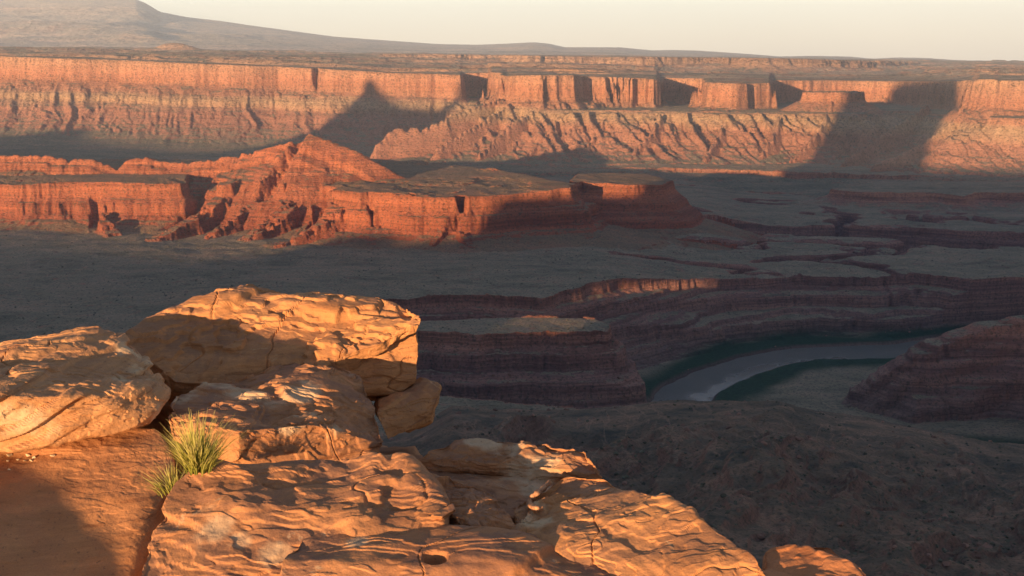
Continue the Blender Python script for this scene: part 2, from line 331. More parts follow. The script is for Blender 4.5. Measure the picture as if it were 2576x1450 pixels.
    sil = [(-700,392),(0,391),(60,391),(130,391),(132,396),(230,402),(270,415),(298,433),(305,420),(316,405),(345,398),(385,397),(390,406),(450,411),(520,406),(545,404),(560,396),(640,380),(700,366),(742,354)]
    pts = []
    for a, b in sil:
        yy = 3260-60*(a > 560)*(a-560)/180; q = Q(a, b, yy); pts.append((q[0], q[1], q[2]))
    d, zc = g.ch(pts); d = np.maximum(d+5*w2+3*w3+6*w1-4*flute, 0)
    crn = 5*(vn(X/13, Y/900, 3) > 0.55)+2.0*w3
    put(terr(zc+crn*0.6-prof(np.maximum(d+18*rb*ss(0, 30, d), 0), [(0, 0), (4, 3), (12, 18), (30, 26), (38, 44), (90, 60), (160, 90), (300, 200)]), 9.0, 0.1*w1+0.1*w3, 0.6), 1)
    A = Q(776, 334, 3180)
    for pts, tab in (([(A[0],A[1],A[2]), (*Q(850,362,3170)[:2],Q(850,362,3170)[2]), (*Q(900,381,3150)[:2],Q(900,381,3150)[2]), (*Q(1000,438,3130)[:2],Q(1000,438,3130)[2]), (*Q(1045,456,3120)[:2],Q(1045,456,3120)[2])],
                      [(0,0),(10,4),(60,36),(66,54),(100,70),(106,84),(180,128),(250,220)]),
                     ([tuple(Q(742,354,3200)), tuple(Q(715,385,3120)), tuple(Q(680,425,3070)), tuple(Q(655,446,3030))], [(0,0),(6,10),(10,26),(30,50),(50,90),(80,170)]),
                     ([tuple(A), tuple(Q(742,354,3200))], [(0,0),(6,8),(20,20),(60,60),(200,150)])):
        d, zc = g.ch(pts); d = np.maximum(d+(6*w1+4*w2+w3-7*(flute-0.5))*ss(0, 50, d), 0)
        put(terr(zc-prof(d, tab), 9.0, 0.1*w1+0.1*w3, 0.55)+0.8*w3, 1)
    d, zc = g.ch([tuple(Q(*t)) for t in [(752,352,3190),(738,372,3150),(712,398,3100),(690,425,3050),(668,455,3000)]])
    h = np.where(idx == 1, h-42*ss(34, 6, d+4*w2+2*w3), h)
    # small mesa to the right of it
    d = g.sd(M2)+6*w1+3*w2-7*flute
    put(-341+2*w2-0.03*(X-300)-prof(d, [(0,0),(4,24),(14,34),(40,50),(46,66),(90,92),(96,108),(150,122),(400,200)]), 8)
    d = g.sd(M3)+14*w1+6*w2-9*flute
    put(-432+2*w2-prof(d, [(0,0),(4,18),(20,28),(60,40),(300,90)]), 0)
    # far canyon wall
    zr = np.interp(S, _rx[_rm], _rz[_rm]).astype(F4)
    gl = rid(X/70+0.5*w1+(Y-5000)*0.0035, Y/420, 4, 6)-0.55   # gullies down the slopes
    g2 = rid(X/24+0.4*w2+(Y-5000)*0.009, Y/160, 3, 2)-0.55
    talus = [(0,0),(5,50),(12,112),(40,128),(130,178),(142,190),(150,206),(240,244),(246,252),(330,292),(440,330),(560,356),(700,372),(1200,430)]
    dw0 = g.sd(POLY_W)
    dw = dw0+(5*w2+2*w3-(12+16*ss(1240, 1290, u)*ss(1700, 1650, u)-6*ss(1150, 1050, u))*flute+(7+14*ss(1200, 1300, u))*w1+16*ss(1150, 1050, u)*(vn(X/90, X*0+Y/2000, 6)-0.5))
    amp = ss(15, 90, dw0)*ss(900, 400, dw0)
    deff = dw-amp*(125*gl+45*g2)*(1-0.45*ss(1200, 1100, u))
    zf = -16000*np.array([el(q) for q in PLY]); zfar = np.interp(u, PLX, zf).astype(F4)
    tt = np.clip(np.log(np.maximum(Y, 100)/5400)/math.log(16000/5400), 0, 1)
    plat = zr+(zfar-zr)*tt
    und = fbm(X/1500, Y/500, 4, 7); und2 = fbm(X/420, Y/150, 3, 2)
    fade = ss(40, 700, -dw0)
    plat = plat+fade*(26*und+9*und2-10+12*(ss(0.05, 0.12, und)-0.5)); plat = plat+fade*(terr(plat, 17.0, 0.4*und2+0.2*w1, 0.95, 0.12)-plat)
    wl_ = plat-prof(deff, talus); lw = ss(1200, 1100, u)
    put(wl_+ss(10, 40, dw0)*(1-0.6*lw)*(terr(wl_, 15.0, 0.3*w1+0.1*w3, 0.75)-wl_)+0.8*w3*(dw0 < 60), 2)
    db = g.sd(BENCH); dbe = db+8*w1+4*w2-ss(5, 80, db)*ss(800, 300, db)*(175*gl+55*g2)-4*flute
    put(terr(-224-0.01*X+2*w2-prof(dbe, [(0,0),(6,4),(30,16),(34,26),(110,66),(116,74),(200,116),(206,124),(330,166),(450,192),(560,206),(1100,240)]), 15.0, 0.15*w1+0.1*w3, 0.75), 2)
    d = g.sd(HEAD3)+3*w2-8*flute
    put(-150+2*w3+3*w2-prof(d, [(0,0),(4,30),(10,44),(60,70),(140,110),(400,260)]), 2)
    # ribs running down from the headland and the right wall
    for pts in ([(1262,243,5260),(1200,262,5120),(1130,283,5000),(1120,300,4960),(1060,318,4900),(985,325,4860),(945,362,4800)], [(1290,255,5190),(1230,290,5010),(1165,330,4860),(1100,368,4740)],
                [(1350,268,5080),(1300,300,4930),(1245,345,4790),(1200,388,4640)],
                [(1410,285,5030),(1390,320,4900),(1350,360,4780),(1320,395,4660)], [(1520,290,5010),(1500,330,4880),(1470,370,4760),(1450,402,4640)], [(1660,285,5020),(1640,330,4870),(1600,372,4740),(1580,405,4620)],
                [(1832,268,5120),(1835,282,5060),(1815,320,4900),(1790,365,4750),(1770,405,4610)], [(1960,290,5000),(1945,340,4830),(1915,385,4690)], [(2090,250,5180),(2080,290,5000),(2050,340,4830),(2000,390,4680),(1960,412,4600)],
                [(2462,258,4720),(2400,300,4610),(2340,345,4520),(2270,385,4420),(2200,412,4340)], [(2335,262,5150),(2260,310,4900),(2190,355,4700),(2120,402,4500)], [(2420,318,4560),(2370,360,4470),(2320,400,4380)]):
        d, zc = g.ch([tuple(Q(*t)) for t in pts]); d = np.maximum(d-4+5*w1+4*w2+2*w3, 0)
        put(terr(zc-2+5*w2+1.5*w3-prof(d, [(0,0),(3,8),(10,28),(28,62),(60,110),(250,320)]), 15.0, 0.2*w1+0.1*w3, 0.5), 2)
    d = g.sd(BUT4)+9*w1+5*w2+2*w3-10*flute
    put(terr(-228+2*w2-prof(d, [(0,0),(5,24),(40,80),(46,100),(90,150),(120,196),(220,235)]), 15.0, 0.2*w1+0.1*w3, 0.6), 2)
    pk = (idx == 2) & (dw0 < -30); idx = np.where(pk, 3, idx).astype(np.int8)
    # scarp and dome on the plateau
    d = g.sd(SCARP)+60*w1+20*w2-40*flute
    zs = np.interp(u, [960, 1300, 1900, 2300], [42, 34, 8, -20]).astype(F4)
    put(zs+8*und-prof(d, [(0,0),(20,40),(60,62),(300,120),(1500,300)]), 9, Y > 7000)
    q = Q(440, 108, 11000); d = np.hypot((X-q[0])*0.7, Y-q[1])
    put(q[2]-prof(d+20*w1, [(0,0),(60,10),(160,60),(260,110),(700,150)]), 10, Y > 7000)
    # apron below the viewpoint
    uc = u
    crest_px = [-900, 300, 900, 1030, 1140, 1240, 1440, 1640, 1960, 2100, 2300, 2576, 3000, 3400]
    crest_y = [1120, 1110, 1110, 1090, 1030, 1035, 1040, 1016, 1010, 1048, 1078, 1128, 1190, 1200]
    Yc = 1250.0
    zc = np.interp(S, [P(a, Yc, -Yc*el(b))[0]/Yc for a, b in zip(crest_px, crest_y)], [-Yc*el(b) for b in crest_y]).astype(F4)
    prf = np.interp(Y, [0, 9, 12, 30, 100, 250, 450, 600, 800, 1000, 1180, 1250, 1300, 1400, 1600, 1800], [-3, -3.5, -12, -90, -190, -250, -285, -316, -345, -372, -392, -400, -412, -470, -590, -700]).astype(F4)
    gg = rid(X/150+0.35*w1-Y*0.003, Y/420, 5, 1)-0.5
    g3 = rid(X/22+0.5*w2-Y*0.01, Y/60, 3, 4)-0.5
    ap = prf*(1-ss(300, 1150, Y))+(prf-(-400)+zc)*ss(300, 1150, Y)
    ap = ap+(ss(60, 500, Y)*ss(1260, 1050, Y))*(80*gg+9*g3)+1.2*w2+0.5*w3
    ap = np.where(Y > 1180, ap-12*np.abs(w1)*ss(1180, 1260, Y), ap)
    put(ap, 5)
    return h, idx, veg

def fan(ys, smax, ncol, k=4):
    s = np.linspace(-smax, smax, ncol).astype(F4); X = ys[:, None]*s[None, :]; Y = np.repeat(ys[:, None], ncol, 1)
    return Grid(X.astype(F4), Y.astype(F4), k)
def rows(segs):
    out = []
    for a, b, st in segs:
        n = max(2, int(math.log(b/a)/st)); out.append(np.exp(np.linspace(math.log(a), math.log(b), n, endpoint=False)))
    out.append([segs[-1][1]]); return np.concatenate(out).astype(F4)
def grid_faces(n, m):
    a = (np.arange(n-1)[:, None]*m+np.arange(m-1)[None, :]).ravel()
    return np.stack([a, a+1, a+m+1, a+m], 1)
def split_mesh(g, h, idx, veg, table):
    n, m = h.shape; co = np.stack([g.X.ravel(), g.Y.ravel(), h.ravel()], 1); F = grid_faces(n, m)
    fid = idx.ravel()[F[:, 0]]; vg = veg.ravel()
    for k, (name, mat, label) in table.items():
        sel = F[np.isin(fid, k if isinstance(k, tuple) else (k,))]
        if not len(sel): continue
        used = np.zeros(n*m, bool); used[sel.ravel()] = True; rm = np.cumsum(used)-1
        o = mesh_obj(name, co[used], rm[sel], mat, attrs={'veg': vg[used]}); tag(o, label, kind='structure')

QF = 1.0                                           # density of the land meshes
ys = rows([(10, 60, .03), (60, 500, .01), (500, 1500, .0022/QF), (1500, 3450, .00105/QF), (3450, 4150, .0025), (4150, 6300, .00105/QF), (6300, 16000, .0040)])
g = fan(ys, 0.62, int(1160*QF))
h, idx, veg = land(g)
print('land grid', h.shape)
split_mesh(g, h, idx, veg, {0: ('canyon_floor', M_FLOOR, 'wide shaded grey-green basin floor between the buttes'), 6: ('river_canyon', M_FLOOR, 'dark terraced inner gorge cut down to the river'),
    7: ('rock_spur', M_FLOOR, 'dark terraced spur at the right edge above the river bend'), 1: ('butte', M_BUTTE, 'sunlit red butte with a pyramid-shaped summit and fluted cliffs'),
    8: ('small_mesa', M_BUTTE, 'small flat-topped red mesa lit only along its rim'), 2: ('canyon_wall', M_MESA, 'long sunlit canyon wall with cliff bands above gullied slopes'),
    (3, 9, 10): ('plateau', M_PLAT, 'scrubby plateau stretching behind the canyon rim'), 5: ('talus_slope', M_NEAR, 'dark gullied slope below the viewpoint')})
# ------------------------------------------------------------------ scrub and fallen rocks strewn over the slopes (far too many to count)
def strew(name, n, pick, smin, smax, col, label, seed, squash=0.7):
    r = np.random.RandomState(seed); ii = np.argwhere(pick); ii = ii[r.randint(0, len(ii), n)]
    c = np.stack([g.X[ii[:, 0], ii[:, 1]], g.Y[ii[:, 0], ii[:, 1]], h[ii[:, 0], ii[:, 1]]], 1).astype(float)
    base = np.array([(1,0,0),(-1,0,0),(0,1,0),(0,-1,0),(0,0,1),(0,0,-1)], float)
    v = [b for b in base]; tri = []
    for a in (0, 1):
        for b in (2, 3):
            for d in (4, 5): tri.append((a, b, d))
    mid = {}; T = []; V = list(v)
    def md(p, q):
        k = (min(p, q), max(p, q))
        if k not in mid: m_ = V[p]+V[q]; mid[k] = len(V); V.append(m_/np.linalg.norm(m_))
        return mid[k]
    for a, b, d in tri:
        x, y, z = md(a, b), md(b, d), md(a, d); T += [(a, x, z), (x, b, y), (z, y, d), (x, y, z)]
    V = np.array(V); T = np.array(T); m = len(V)
    sz = smin+(smax-smin)*r.rand(n)**2.5
    P = c[:, None, :]+V[None]*sz[:, None, None]*(0.6+0.7*r.rand(n, m, 1))*np.array([1, 1, squash])+np.array([0, 0, 0.25])*sz[:, None, None]
    F = (T[None]+np.arange(n)[:, None, None]*m).reshape(-1, 3)
    mt = N(name+'_surface'); p = mt.pos(); mt.out(mt.ramp(mt.noise(p, 0.05, 3), [(0.35, tuple(0.6*k for k in col)), (0.65, tuple(1.4*k for k in col))]))
    o = mesh_obj(name, P.reshape(-1, 3), F, mt.m, smooth=False); tag(o, label, kind='stuff')
slp = np.zeros(h.shape, F4); slp[1:-1] = np.abs(h[2:]-h[:-2])/(g.Y[2:]-g.Y[:-2])
nse = vn(g.X/60, g.Y/60, 1)
strew('scrub', 7000, ((idx == 5) | (idx == 0) | (idx == 6)) & (g.Y > 550) & (g.Y < 3300) & (slp < 0.7) & (h > -592) & (nse > 0.35), 0.5, 2.4, (0.11, 0.10, 0.065), 'dark desert scrub dotted over the slopes and flats', 1)
strew('fallen_rocks', 3500, ((idx == 5) | (idx == 6) | (idx == 1)) & (g.Y > 550) & (g.Y < 2900) & (h > -595) & (slp > 0.25) & (nse < 0.6), 0.5, 3.4, (0.24, 0.13, 0.09), 'fallen rocks strewn over the canyon slopes', 2)
# ------------------------------------------------------------------ far mountain and horizon
ym = rows([(15900, 34000, .0045), (34000, 40000, .05)])
gm = fan(ym, 0.62, 540, 1); S = gm.X/gm.Y; u = S*2822+CX
z0 = -16000*np.interp(u, PLX, [el(q) for q in PLY]); YC = 30000.0
z1 = -YC*np.interp(u, MTX, [el(q) for q in MTY])
t = np.clip((gm.Y-16000)/(YC-16000), 0, 1)
hm = z0+(z1-z0)*t**1.5
hm = hm+(rid(gm.X/2600, gm.Y/2600, 5, 1)-0.6)*np.clip((z1-z0), 60, 1400)*0.35*np.sin(np.pi*np.clip(t, 0, 1))+fbm(gm.X/900, gm.Y/900, 4, 2)*18*ss(0, .1, t)*ss(1, .9, t)
bk = ss(30000, 33500, gm.Y); hm = hm*(1-bk)+(-170)*bk
split_mesh(gm, hm.astype(F4), np.zeros(hm.shape, np.int8), np.zeros(hm.shape, F4), {0: ('mountain', M_MTN, 'hazy mountain and low hills along the horizon')})

# ------------------------------------------------------------------ the land out of view: our own mesa, the country round it, an added shadow-casting ridge
def ridge(name, SK, D, half, slope, zb, ds, mat, label, jag=0.0, amp=1.0, hole=None, kind='structure'):
    sx = np.arange(SK[0][0], SK[-1][0], ds); K = np.interp(sx, [a for a, b in SK], [b for a, b in SK])
    K = K+jag*(vn(sx/(12*ds), sx*0+3.3, 2)*2-1)
    H = K+D*TE; nx, ny = -LY, LX
    def strip(top, bot, s0, s1):
        m = (sx >= s0) & (sx <= s1); q = sx[m]; t = top[m]; b = bot[m]; cs = []
        for off, zz in ((half+slope, b), (half, t-0.02*slope), (-half, t), (-half-slope, b)):
            w = amp*(vn(q/(6*ds), q*0+off/50, 3)-0.5)
            cs.append(np.stack([-(D+off+w)*LX+q*nx, -(D+off+w)*LY+q*ny, zz], 1))
        n = len(q); co = np.stack(cs, 1).reshape(-1, 3); f = []
        for k in range(4):
            a = np.arange(n-1)*4+k; b2 = np.arange(n-1)*4+(k+1) % 4
            f.append(np.stack([a, b2, b2+4, a+4], 1))
        return co, np.concatenate(f)
    base = np.full(len(sx), zb, float)
    if hole:
        s0, s1, k0, k1 = hole; inn = (sx > s0) & (sx < s1); Hl = np.where(inn, np.minimum(H, k0+D*TE+3*(vn(sx/40, sx*0, 1)-.5)), H)
        c1, f1 = strip(Hl, base, -1e9, 1e9); c2, f2 = strip(H, np.full(len(sx), k1+D*TE)+4*(vn(sx/50, sx*0+9, 1)-.5), s0-2*ds, s1+2*ds)
        co = np.concatenate([c1, c2]); f = np.concatenate([f1, f2+len(c1)])
    else: co, f = strip(H, base, -1e9, 1e9)
    o = mesh_obj(name, co, f, mat, smooth=False)
    tag(o, label, kind=kind) if kind else None
    return o
SK = [(-6000,-30),(500,-20),(680,-28),(712,300),(735,420),(1090,430),(1150,405),(1166,380),(1172,-123),(1340,-135),(1380,-140),(1398,-238),(1521,-256),(1584,-241),(1650,-242),(1706,-256),(1732,-284),(1824,-293),(2895,-288),(2925,160),(2940,311),(2962,311),(2975,160),(3156,161),(3257,198),(3330,235),(3352,262),(3370,296),
      (3384,303),(3392,296),(3404,309),(3425,290),(3440,230),(3450,130),(3455,60),(3470,39),(3560,-60),(3628,-94),(3857,-86),(4090,-78),(4317,-52),(4450,-8),(4500,-4),(4583,-46),(4717,-76),(9000,-80)]
ridge('shadow_ridge', SK, 1200.0, 70.0, 120.0, -470.0, 9.0, M_MESA, 'unseen ridge behind the viewpoint, shaped to cast the canyon shadows', 3.0, 10.0, hole=(768, 915, -312, -266))  # added caster, profile fitted to the shadow edges; slot passes a light streak
M_LEDGE = None
th = np.radians(np.linspace(29.0, 331.0, 170)); rr = np.array([9, 12, 20, 40, 80, 150, 250, 400, 600, 900, 1300, 1800, 2400, 3200, 4200, 5200, 6000, 6700, 8000, 11000, 16000, 24000, 34000.])
RX = rr[:, None]*np.sin(th)[None, :]; RY = rr[:, None]*np.cos(th)[None, :]
our = [(-8,-5),(-6,6),(-1.5,8.5),(0.4,5),(1.5,1),(8,-8)]+[(-D*LX-q*LY, -D*LY+q*LX) for q, D in ((-40,60),(-150,200),(-170,1200),(170,1200),(150,200),(30,60))]
dd = sdf(our, RX.astype(F4), RY.astype(F4))
hz = -2.6-0.01*np.minimum(rr, 3000)[:, None]-prof(dd, [(0, 0), (1, 4), (12, 60), (30, 110), (400, 330), (900, 470)])
hz = np.maximum(hz, -450+4*fbm(RX/300, RY/300, 3, 1)); far = ss(5200, 6500, np.hypot(RX, RY))
hz = hz*(1-far)+(-80)*far
ro = mesh_obj('outer_land', np.stack([RX.ravel(), RY.ravel(), hz.ravel()], 1), grid_faces(*RX.shape)[:, ::-1], M_MESA)
tag(ro, 'mesa top and basins round the viewpoint, outside the picture', kind='structure')

# ------------------------------------------------------------------ river
def water_mat():
    m = N('river_water'); p = m.pos(); cm = m.n('Attribute', attribute_name='calm').outputs['Fac']
    c = m.ramp(m.noise(p, 0.01, 3), [(0.35, (0.09, 0.075, 0.055)), (0.65, (0.13, 0.10, 0.075))])
    m.b.inputs['Specular IOR Level'].default_value = 0.5
    m.l(m.math('SUBTRACT', 0.5, m.math('MULTIPLY', cm, 0.30)), m.b.inputs['Roughness'])
    b = m.n('Bump'); m.l(m.noise(p, 0.30, 4), b.inputs['Height']); b.inputs['Distance'].default_value = 2.2; m.l(m.math('SUBTRACT', 1.0, m.math('MULTIPLY', cm, 0.90)), b.inputs['Strength'])
    return m.out(c, b.outputs[0])
xs = np.linspace(-100, 2400, 400); yv = np.linspace(1350, 2700, 240); WX, WY = np.meshgrid(xs.astype(F4), yv.astype(F4))
dcm, _ = chain([(*QZ(a, b, -600.0)[:2], 0) for a, b in ((1765,1030),(1775,1000),(1840,962),(1920,930),(2010,913),(2100,905))], WX, WY)
calm = ss(30, 12, dcm+14*fbm(WX/30, WY/30, 3, 1))
wo = mesh_obj('water', np.stack([WX.ravel(), WY.ravel(), np.full(WX.size, -600.0)], 1), grid_faces(*WX.shape), water_mat(), attrs={'calm': calm.ravel()})
tag(wo, 'muddy river bending through the gorge', kind='structure')
xs = np.linspace(500, 2200, 20); yv = np.linspace(2820, 3320, 10); WX, WY = np.meshgrid(xs, yv)
wo = mesh_obj('water', np.stack([WX.ravel(), WY.ravel(), np.full(WX.size, -590.0)], 1), grid_faces(*WX.shape), wo.data.materials[0])
tag(wo, 'distant bright glimpse of the river between dark cliffs', kind='structure')

# ------------------------------------------------------------------ foreground rocks
_r3 = np.random.RandomState(3).rand(32, 32, 32).astype(F4)
def vn3(p, s=0):
    p = p+s*7.13; i = np.floor(p).astype(np.int32); f = (p-i).astype(F4); f = f*f*(3-2*f); i &= 31; j = (i+1) & 31
    x, y, z = i.T; X1, Y1, Z1 = j.T; fx, fy, fz = f.T
    def L(a, b, t): return a+(b-a)*t
    return L(L(L(_r3[x,y,z], _r3[X1,y,z], fx), L(_r3[x,Y1,z], _r3[X1,Y1,z], fx), fy), L(L(_r3[x,y,Z1], _r3[X1,y,Z1], fx), L(_r3[x,Y1,Z1], _r3[X1,Y1,Z1], fx), fy), fz)
def fbm3(p, o=4, s=0):
    r = 0; a = 1.0; n = 0
    for k in range(o): r = r+a*(vn3(p*2.03**k, s+k*3)*2-1); n += a; a *= 0.55
    return r/n*1.4
def hull_planes(pts):
    bm = bmesh.new()
    for p in pts: bm.verts.new(p)
    bmesh.ops.convex_hull(bm, input=bm.verts); bm.normal_update(); c = np.mean([v.co[:] for v in bm.verts if v.link_faces], 0)
    pl = []
    for f in bm.faces:
        n = np.array(f.normal[:]); q = np.array(f.verts[0].co[:])
        if np.dot(n, q-c) < 0: n = -n
        if f.calc_area() < 1e-5: continue
        if any(np.dot(n, m) > 0.9990 for m, _ in pl): continue
        pl.append((n, q))
    bm.free(); return pl, c
def rock_mesh(pts, sp=0.012, p=60, coarse=0.03, cs=0.5, bed=(0, 0, 1), bt=0.05, ba=0.012, fine=0.006, seed=0, terr=0.0, crack=0.0, facet=0.018, fn=40, pits=(), raw=False, plate=0.0065):
    pts = np.array(pts) if raw else np.array([Q(*q) for q in pts]); pl, c = hull_planes(pts)
    lo, hi = pts.min(0), pts.max(0); hx = (hi-lo)/2; c = (c+(lo+hi)/2)/2
    ds = [(n, max(np.dot(n, q-c), 0.02 if not raw else 0.003)) for n, q in pl]
    cells = [max(6, int(2*h/sp)) for h in hx]; cells = [min(k, 420) for k in cells]
    vs = []; fs = []; off = 0
    for ax in range(3):
        for sg in (-1, 1):
            a, b = [k for k in range(3) if k != ax]; A = np.linspace(-1, 1, cells[a]+1); B = np.linspace(-1, 1, cells[b]+1)
            ga, gb = np.meshgrid(A, B, indexing='ij'); v = np.zeros((ga.size, 3)); v[:, ax] = sg; v[:, a] = ga.ravel(); v[:, b] = gb.ravel()
            f = grid_faces(len(A), len(B)); flip = (sg > 0) == (ax == 1)
            fs.append((f[:, ::-1] if not flip else f)+off); vs.append(v); off += len(v)
    v = np.concatenate(vs)*hx; f = np.concatenate(fs)
    acc = np.zeros(len(v)); nn = np.zeros((len(v), 3))
    for n, d in ds:
        t = np.maximum(v@n/d, 0)**p; acc += t; nn += t[:, None]*n
    r = acc**(-1/p); nn /= np.linalg.norm(nn, axis=1)[:, None]+1e-9
    q = c+v*r[:, None]; bed = np.array(bed, float); bed /= np.linalg.norm(bed)
    w = q+0.10*cs*np.stack([fbm3(q/cs*1.3, 2, seed+4), fbm3(q/cs*1.3, 2, seed+5), fbm3(q/cs*1.3, 2, seed+6)], 1)
    disp = coarse*fbm3(q/cs, 4, seed)
    t = (w@bed)/bt; fl = np.floor(t); fr = t-fl
    def lay(k): return vn3(np.stack([k*3.7+0.5, k*0+seed+0.5, k*0+1.5], 1), 0)
    big = q/(bt*9); mod = 0.35+0.65*ss(0.35, 0.65, vn3(big, seed+2))
    lv = lay(fl)+(lay(fl+1)-lay(fl))*ss(0.72, 0.98, fr)
    side = 1-np.abs(nn@bed)
    disp = disp+ba*mod*(lv-0.5)*2*(0.35+0.65*side)-0.5*ba*mod*side*ss(0.6, 0.8, lay(fl+0.37))*(1-np.clip(np.abs(fr-0.86)/0.12, 0, 1))
    if terr:                                   # thin plates broken away from bedding-parallel surfaces
        th_ = fbm3(q/np.array([cs, cs*0.7, cs])*1.7, 4, seed+9); disp = disp-terr*(ss(-0.05, 0.05, th_)+ss(0.25, 0.34, th_)+0.7*ss(-0.36, -0.27, th_))*(1-side*0.6)
    rs = np.random.RandomState(seed+50); sd_ = lo+(hi-lo)*rs.rand(fn, 3); sn = rs.randn(fn, 3)*0.5; so = rs.rand(fn)-0.5
    wq = q+0.05*np.stack([fbm3(q/0.3, 3, seed+31), fbm3(q/0.3, 3, seed+32), fbm3(q/0.3, 3, seed+33)], 1); st_ = np.array([1, 1, 1.8])
    sw = np.zeros(len(q)); sv = np.zeros(len(q)); D2 = np.stack([(((wq-sd_[k])*st_)**2).sum(1) for k in range(fn)]); dm = D2.min(0); tau = 0.006*(hi-lo).max()
    for k in range(fn):
        wk = np.exp(-np.minimum((np.sqrt(D2[k])-np.sqrt(dm))/tau, 40)); sw += wk; sv += wk*(so[k]*1.2+np.clip(((q-sd_[k])@sn[k])*3, -1.2, 1.2))
    disp = disp+facet*sv/sw
    for px, py, Y, rad, dep in pits:
        dp = np.linalg.norm((q-Q(px, py, Y))*np.array([0.8, 0.8, 1]), axis=1); disp = disp-dep*ss(1.05, 0.7, dp/rad+0.15*fbm3(q/0.05, 2, 3))
    if plate and not raw:
        t2 = fbm3((q)*np.array([2.0, 4.2, 9.0]), 4, seed+25); disp = disp-plate*(ss(-0.03, 0.02, t2)+ss(0.24, 0.29, t2)+ss(-0.31, -0.26, t2))
    fz = fbm3(q/0.10*np.array([1, 1, 2.2]), 5, seed+12); disp = disp+fine*(0.5*fz+0.9*(0.35-np.abs(fbm3(q/0.16*np.array([1, 1, 2.0]), 5, seed+15))))
    ck = np.abs(fbm3(q/(cs*1.6), 4, seed+20)); disp = disp-crack*(1-ss(0.0, 0.012, ck))
    return (q+nn*disp[:, None]), f
def weld(co, f):
    k = np.round(co*20000).astype(np.int64); _, idx_, inv = np.unique(k, axis=0, return_index=True, return_inverse=True)
    inv = inv.ravel(); f = inv[f]; return co[idx_], f
def rock(name, parts, mat, label, cat='boulder', group=None, pale=()):
    cs_, fs_ = [], []; off = 0
    for kw in parts:
        kw = dict(kw); c, f = rock_mesh(**kw); c, f = weld(c, f); cs_.append(c); fs_.append(f+off); off += len(c)
    co = np.concatenate(cs_); pa = np.zeros(len(co))
    for px, py, Y, rad in pale:
        dpt = np.linalg.norm((co-Q(px, py, Y))*np.array([1, 0.8, 1.6]), axis=1); pa = np.maximum(pa, ss(1.0, 0.35, dpt/rad+0.55*fbm3(co/0.09, 4, 40)))
    o = mesh_obj(name, co, np.concatenate(fs_), mat, smooth=False, attrs={'pale': pa}); tag(o, label, cat, group); return o
def rock_mat(name, base, varn, pale, vamt=0.5, pamt=0.62, seed=0.0, bed=(0, 0, 1)):
    m = N(name); m.b.inputs['Roughness'].default_value = 0.8; m.b.inputs['Specular IOR Level'].default_value = 0.25
    g = m.pos(); o = m.n('VectorMath', operation='ADD'); m.l(g, o.inputs[0]); o.inputs[1].default_value = (seed, seed*0.7, seed*1.3); p = o.outputs[0]
    d = m.n('VectorMath', operation='DOT_PRODUCT'); m.l(p, d.inputs[0]); d.inputs[1].default_value = bed
    cmb = m.n('CombineXYZ'); x, y, z = m.sep(p)
    m.l(m.math('MULTIPLY', x, 1.5), cmb.inputs[0]); m.l(m.math('MULTIPLY', y, 1.5), cmb.inputs[1]); m.l(m.math('MULTIPLY', d.outputs['Value'], 26.0), cmb.inputs[2])
    lay = m.noise(cmb.outputs[0], 1.0, 6, 0.7)
    c = m.ramp(lay, [(0.30, tuple(k*(0.50, 0.42, 0.38)[i_] for i_, k in enumerate(base))), (0.42, tuple(k*0.86 for k in base)), (0.55, base), (0.7, tuple(k*1.2 for k in base))])
    big = m.noise(p, 1.6, 6, 0.65)
    c = m.mix(0.8, c, m.ramp(big, [(0.3, (0.80, 0.72, 0.66)), (0.55, (1.0, 1.0, 1.0)), (0.7, (1.12, 1.12, 1.08))]), 'MULTIPLY')
    nz = m.sep(m.n('NewGeometry').outputs['Normal'])[2]
    up = m.ramp(nz, [(0.45, 0.0), (0.85, 1.0)])
    vz = m.ramp(m.noise(p, 3.0, 10, 0.72, 0.6), [(0.42, 0.0), (0.56, 1.0)])
    c = m.mix(m.math('MULTIPLY', m.math('MULTIPLY', vz, vamt), m.math('ADD', m.math('MULTIPLY', up, 0.8), 0.2)), c, varn)
    pl = m.ramp(m.noise(p, 2.2, 12, 0.78, 1.2), [(pamt, 0.0), (pamt+0.05, 1.0)])
    c = m.mix(m.math('MULTIPLY', pl, 0.75), c, pale)
    c = m.mix(m.math('MULTIPLY', m.n('Attribute', attribute_name='pale').outputs['Fac'], 0.85), c, pale)
    sp_ = m.ramp(m.noise(p, 45, 3, 0.6), [(0.62, 0.0), (0.7, 1.0)]); c = m.mix(m.math('MULTIPLY', sp_, 0.45), c, (0.10, 0.06, 0.045))
    gr = m.noise(p, 160, 3, 0.6); c = m.mix(0.35, c, m.ramp(gr, [(0.3, (0.7, 0.7, 0.7)), (0.7, (1.3, 1.3, 1.3))]), 'MULTIPLY')
    b1 = m.bump(lay, 0.5, 0.004); b2 = m.bump(m.noise(p, 24, 5, 0.6), 0.8, 0.008, b1); b3 = m.bump(m.noise(p, 150, 3, 0.6), 0.6, 0.0016, b2)
    return m.out(c, b3)
BEDA = (0.22, -0.12, 1.0)
M_R1 = rock_mat('orange_sandstone', (0.52, 0.24, 0.095), (0.20, 0.11, 0.075), (0.55, 0.38, 0.22), 0.55, 0.62)
M_R2 = rock_mat('tan_sandstone', (0.54, 0.275, 0.12), (0.26, 0.13, 0.08), (0.58, 0.41, 0.24), 0.35, 0.64, 5.0, (-0.30, 0.0, 0.95))
M_R4 = rock_mat('smooth_orange_sandstone', (0.52, 0.235, 0.095), (0.30, 0.14, 0.08), (0.56, 0.38, 0.22), 0.25, 0.70, 8.0)
M_R3 = rock_mat('brown_sandstone', (0.46, 0.21, 0.09), (0.19, 0.10, 0.07), (0.52, 0.36, 0.22), 0.6, 0.60, 11.0)

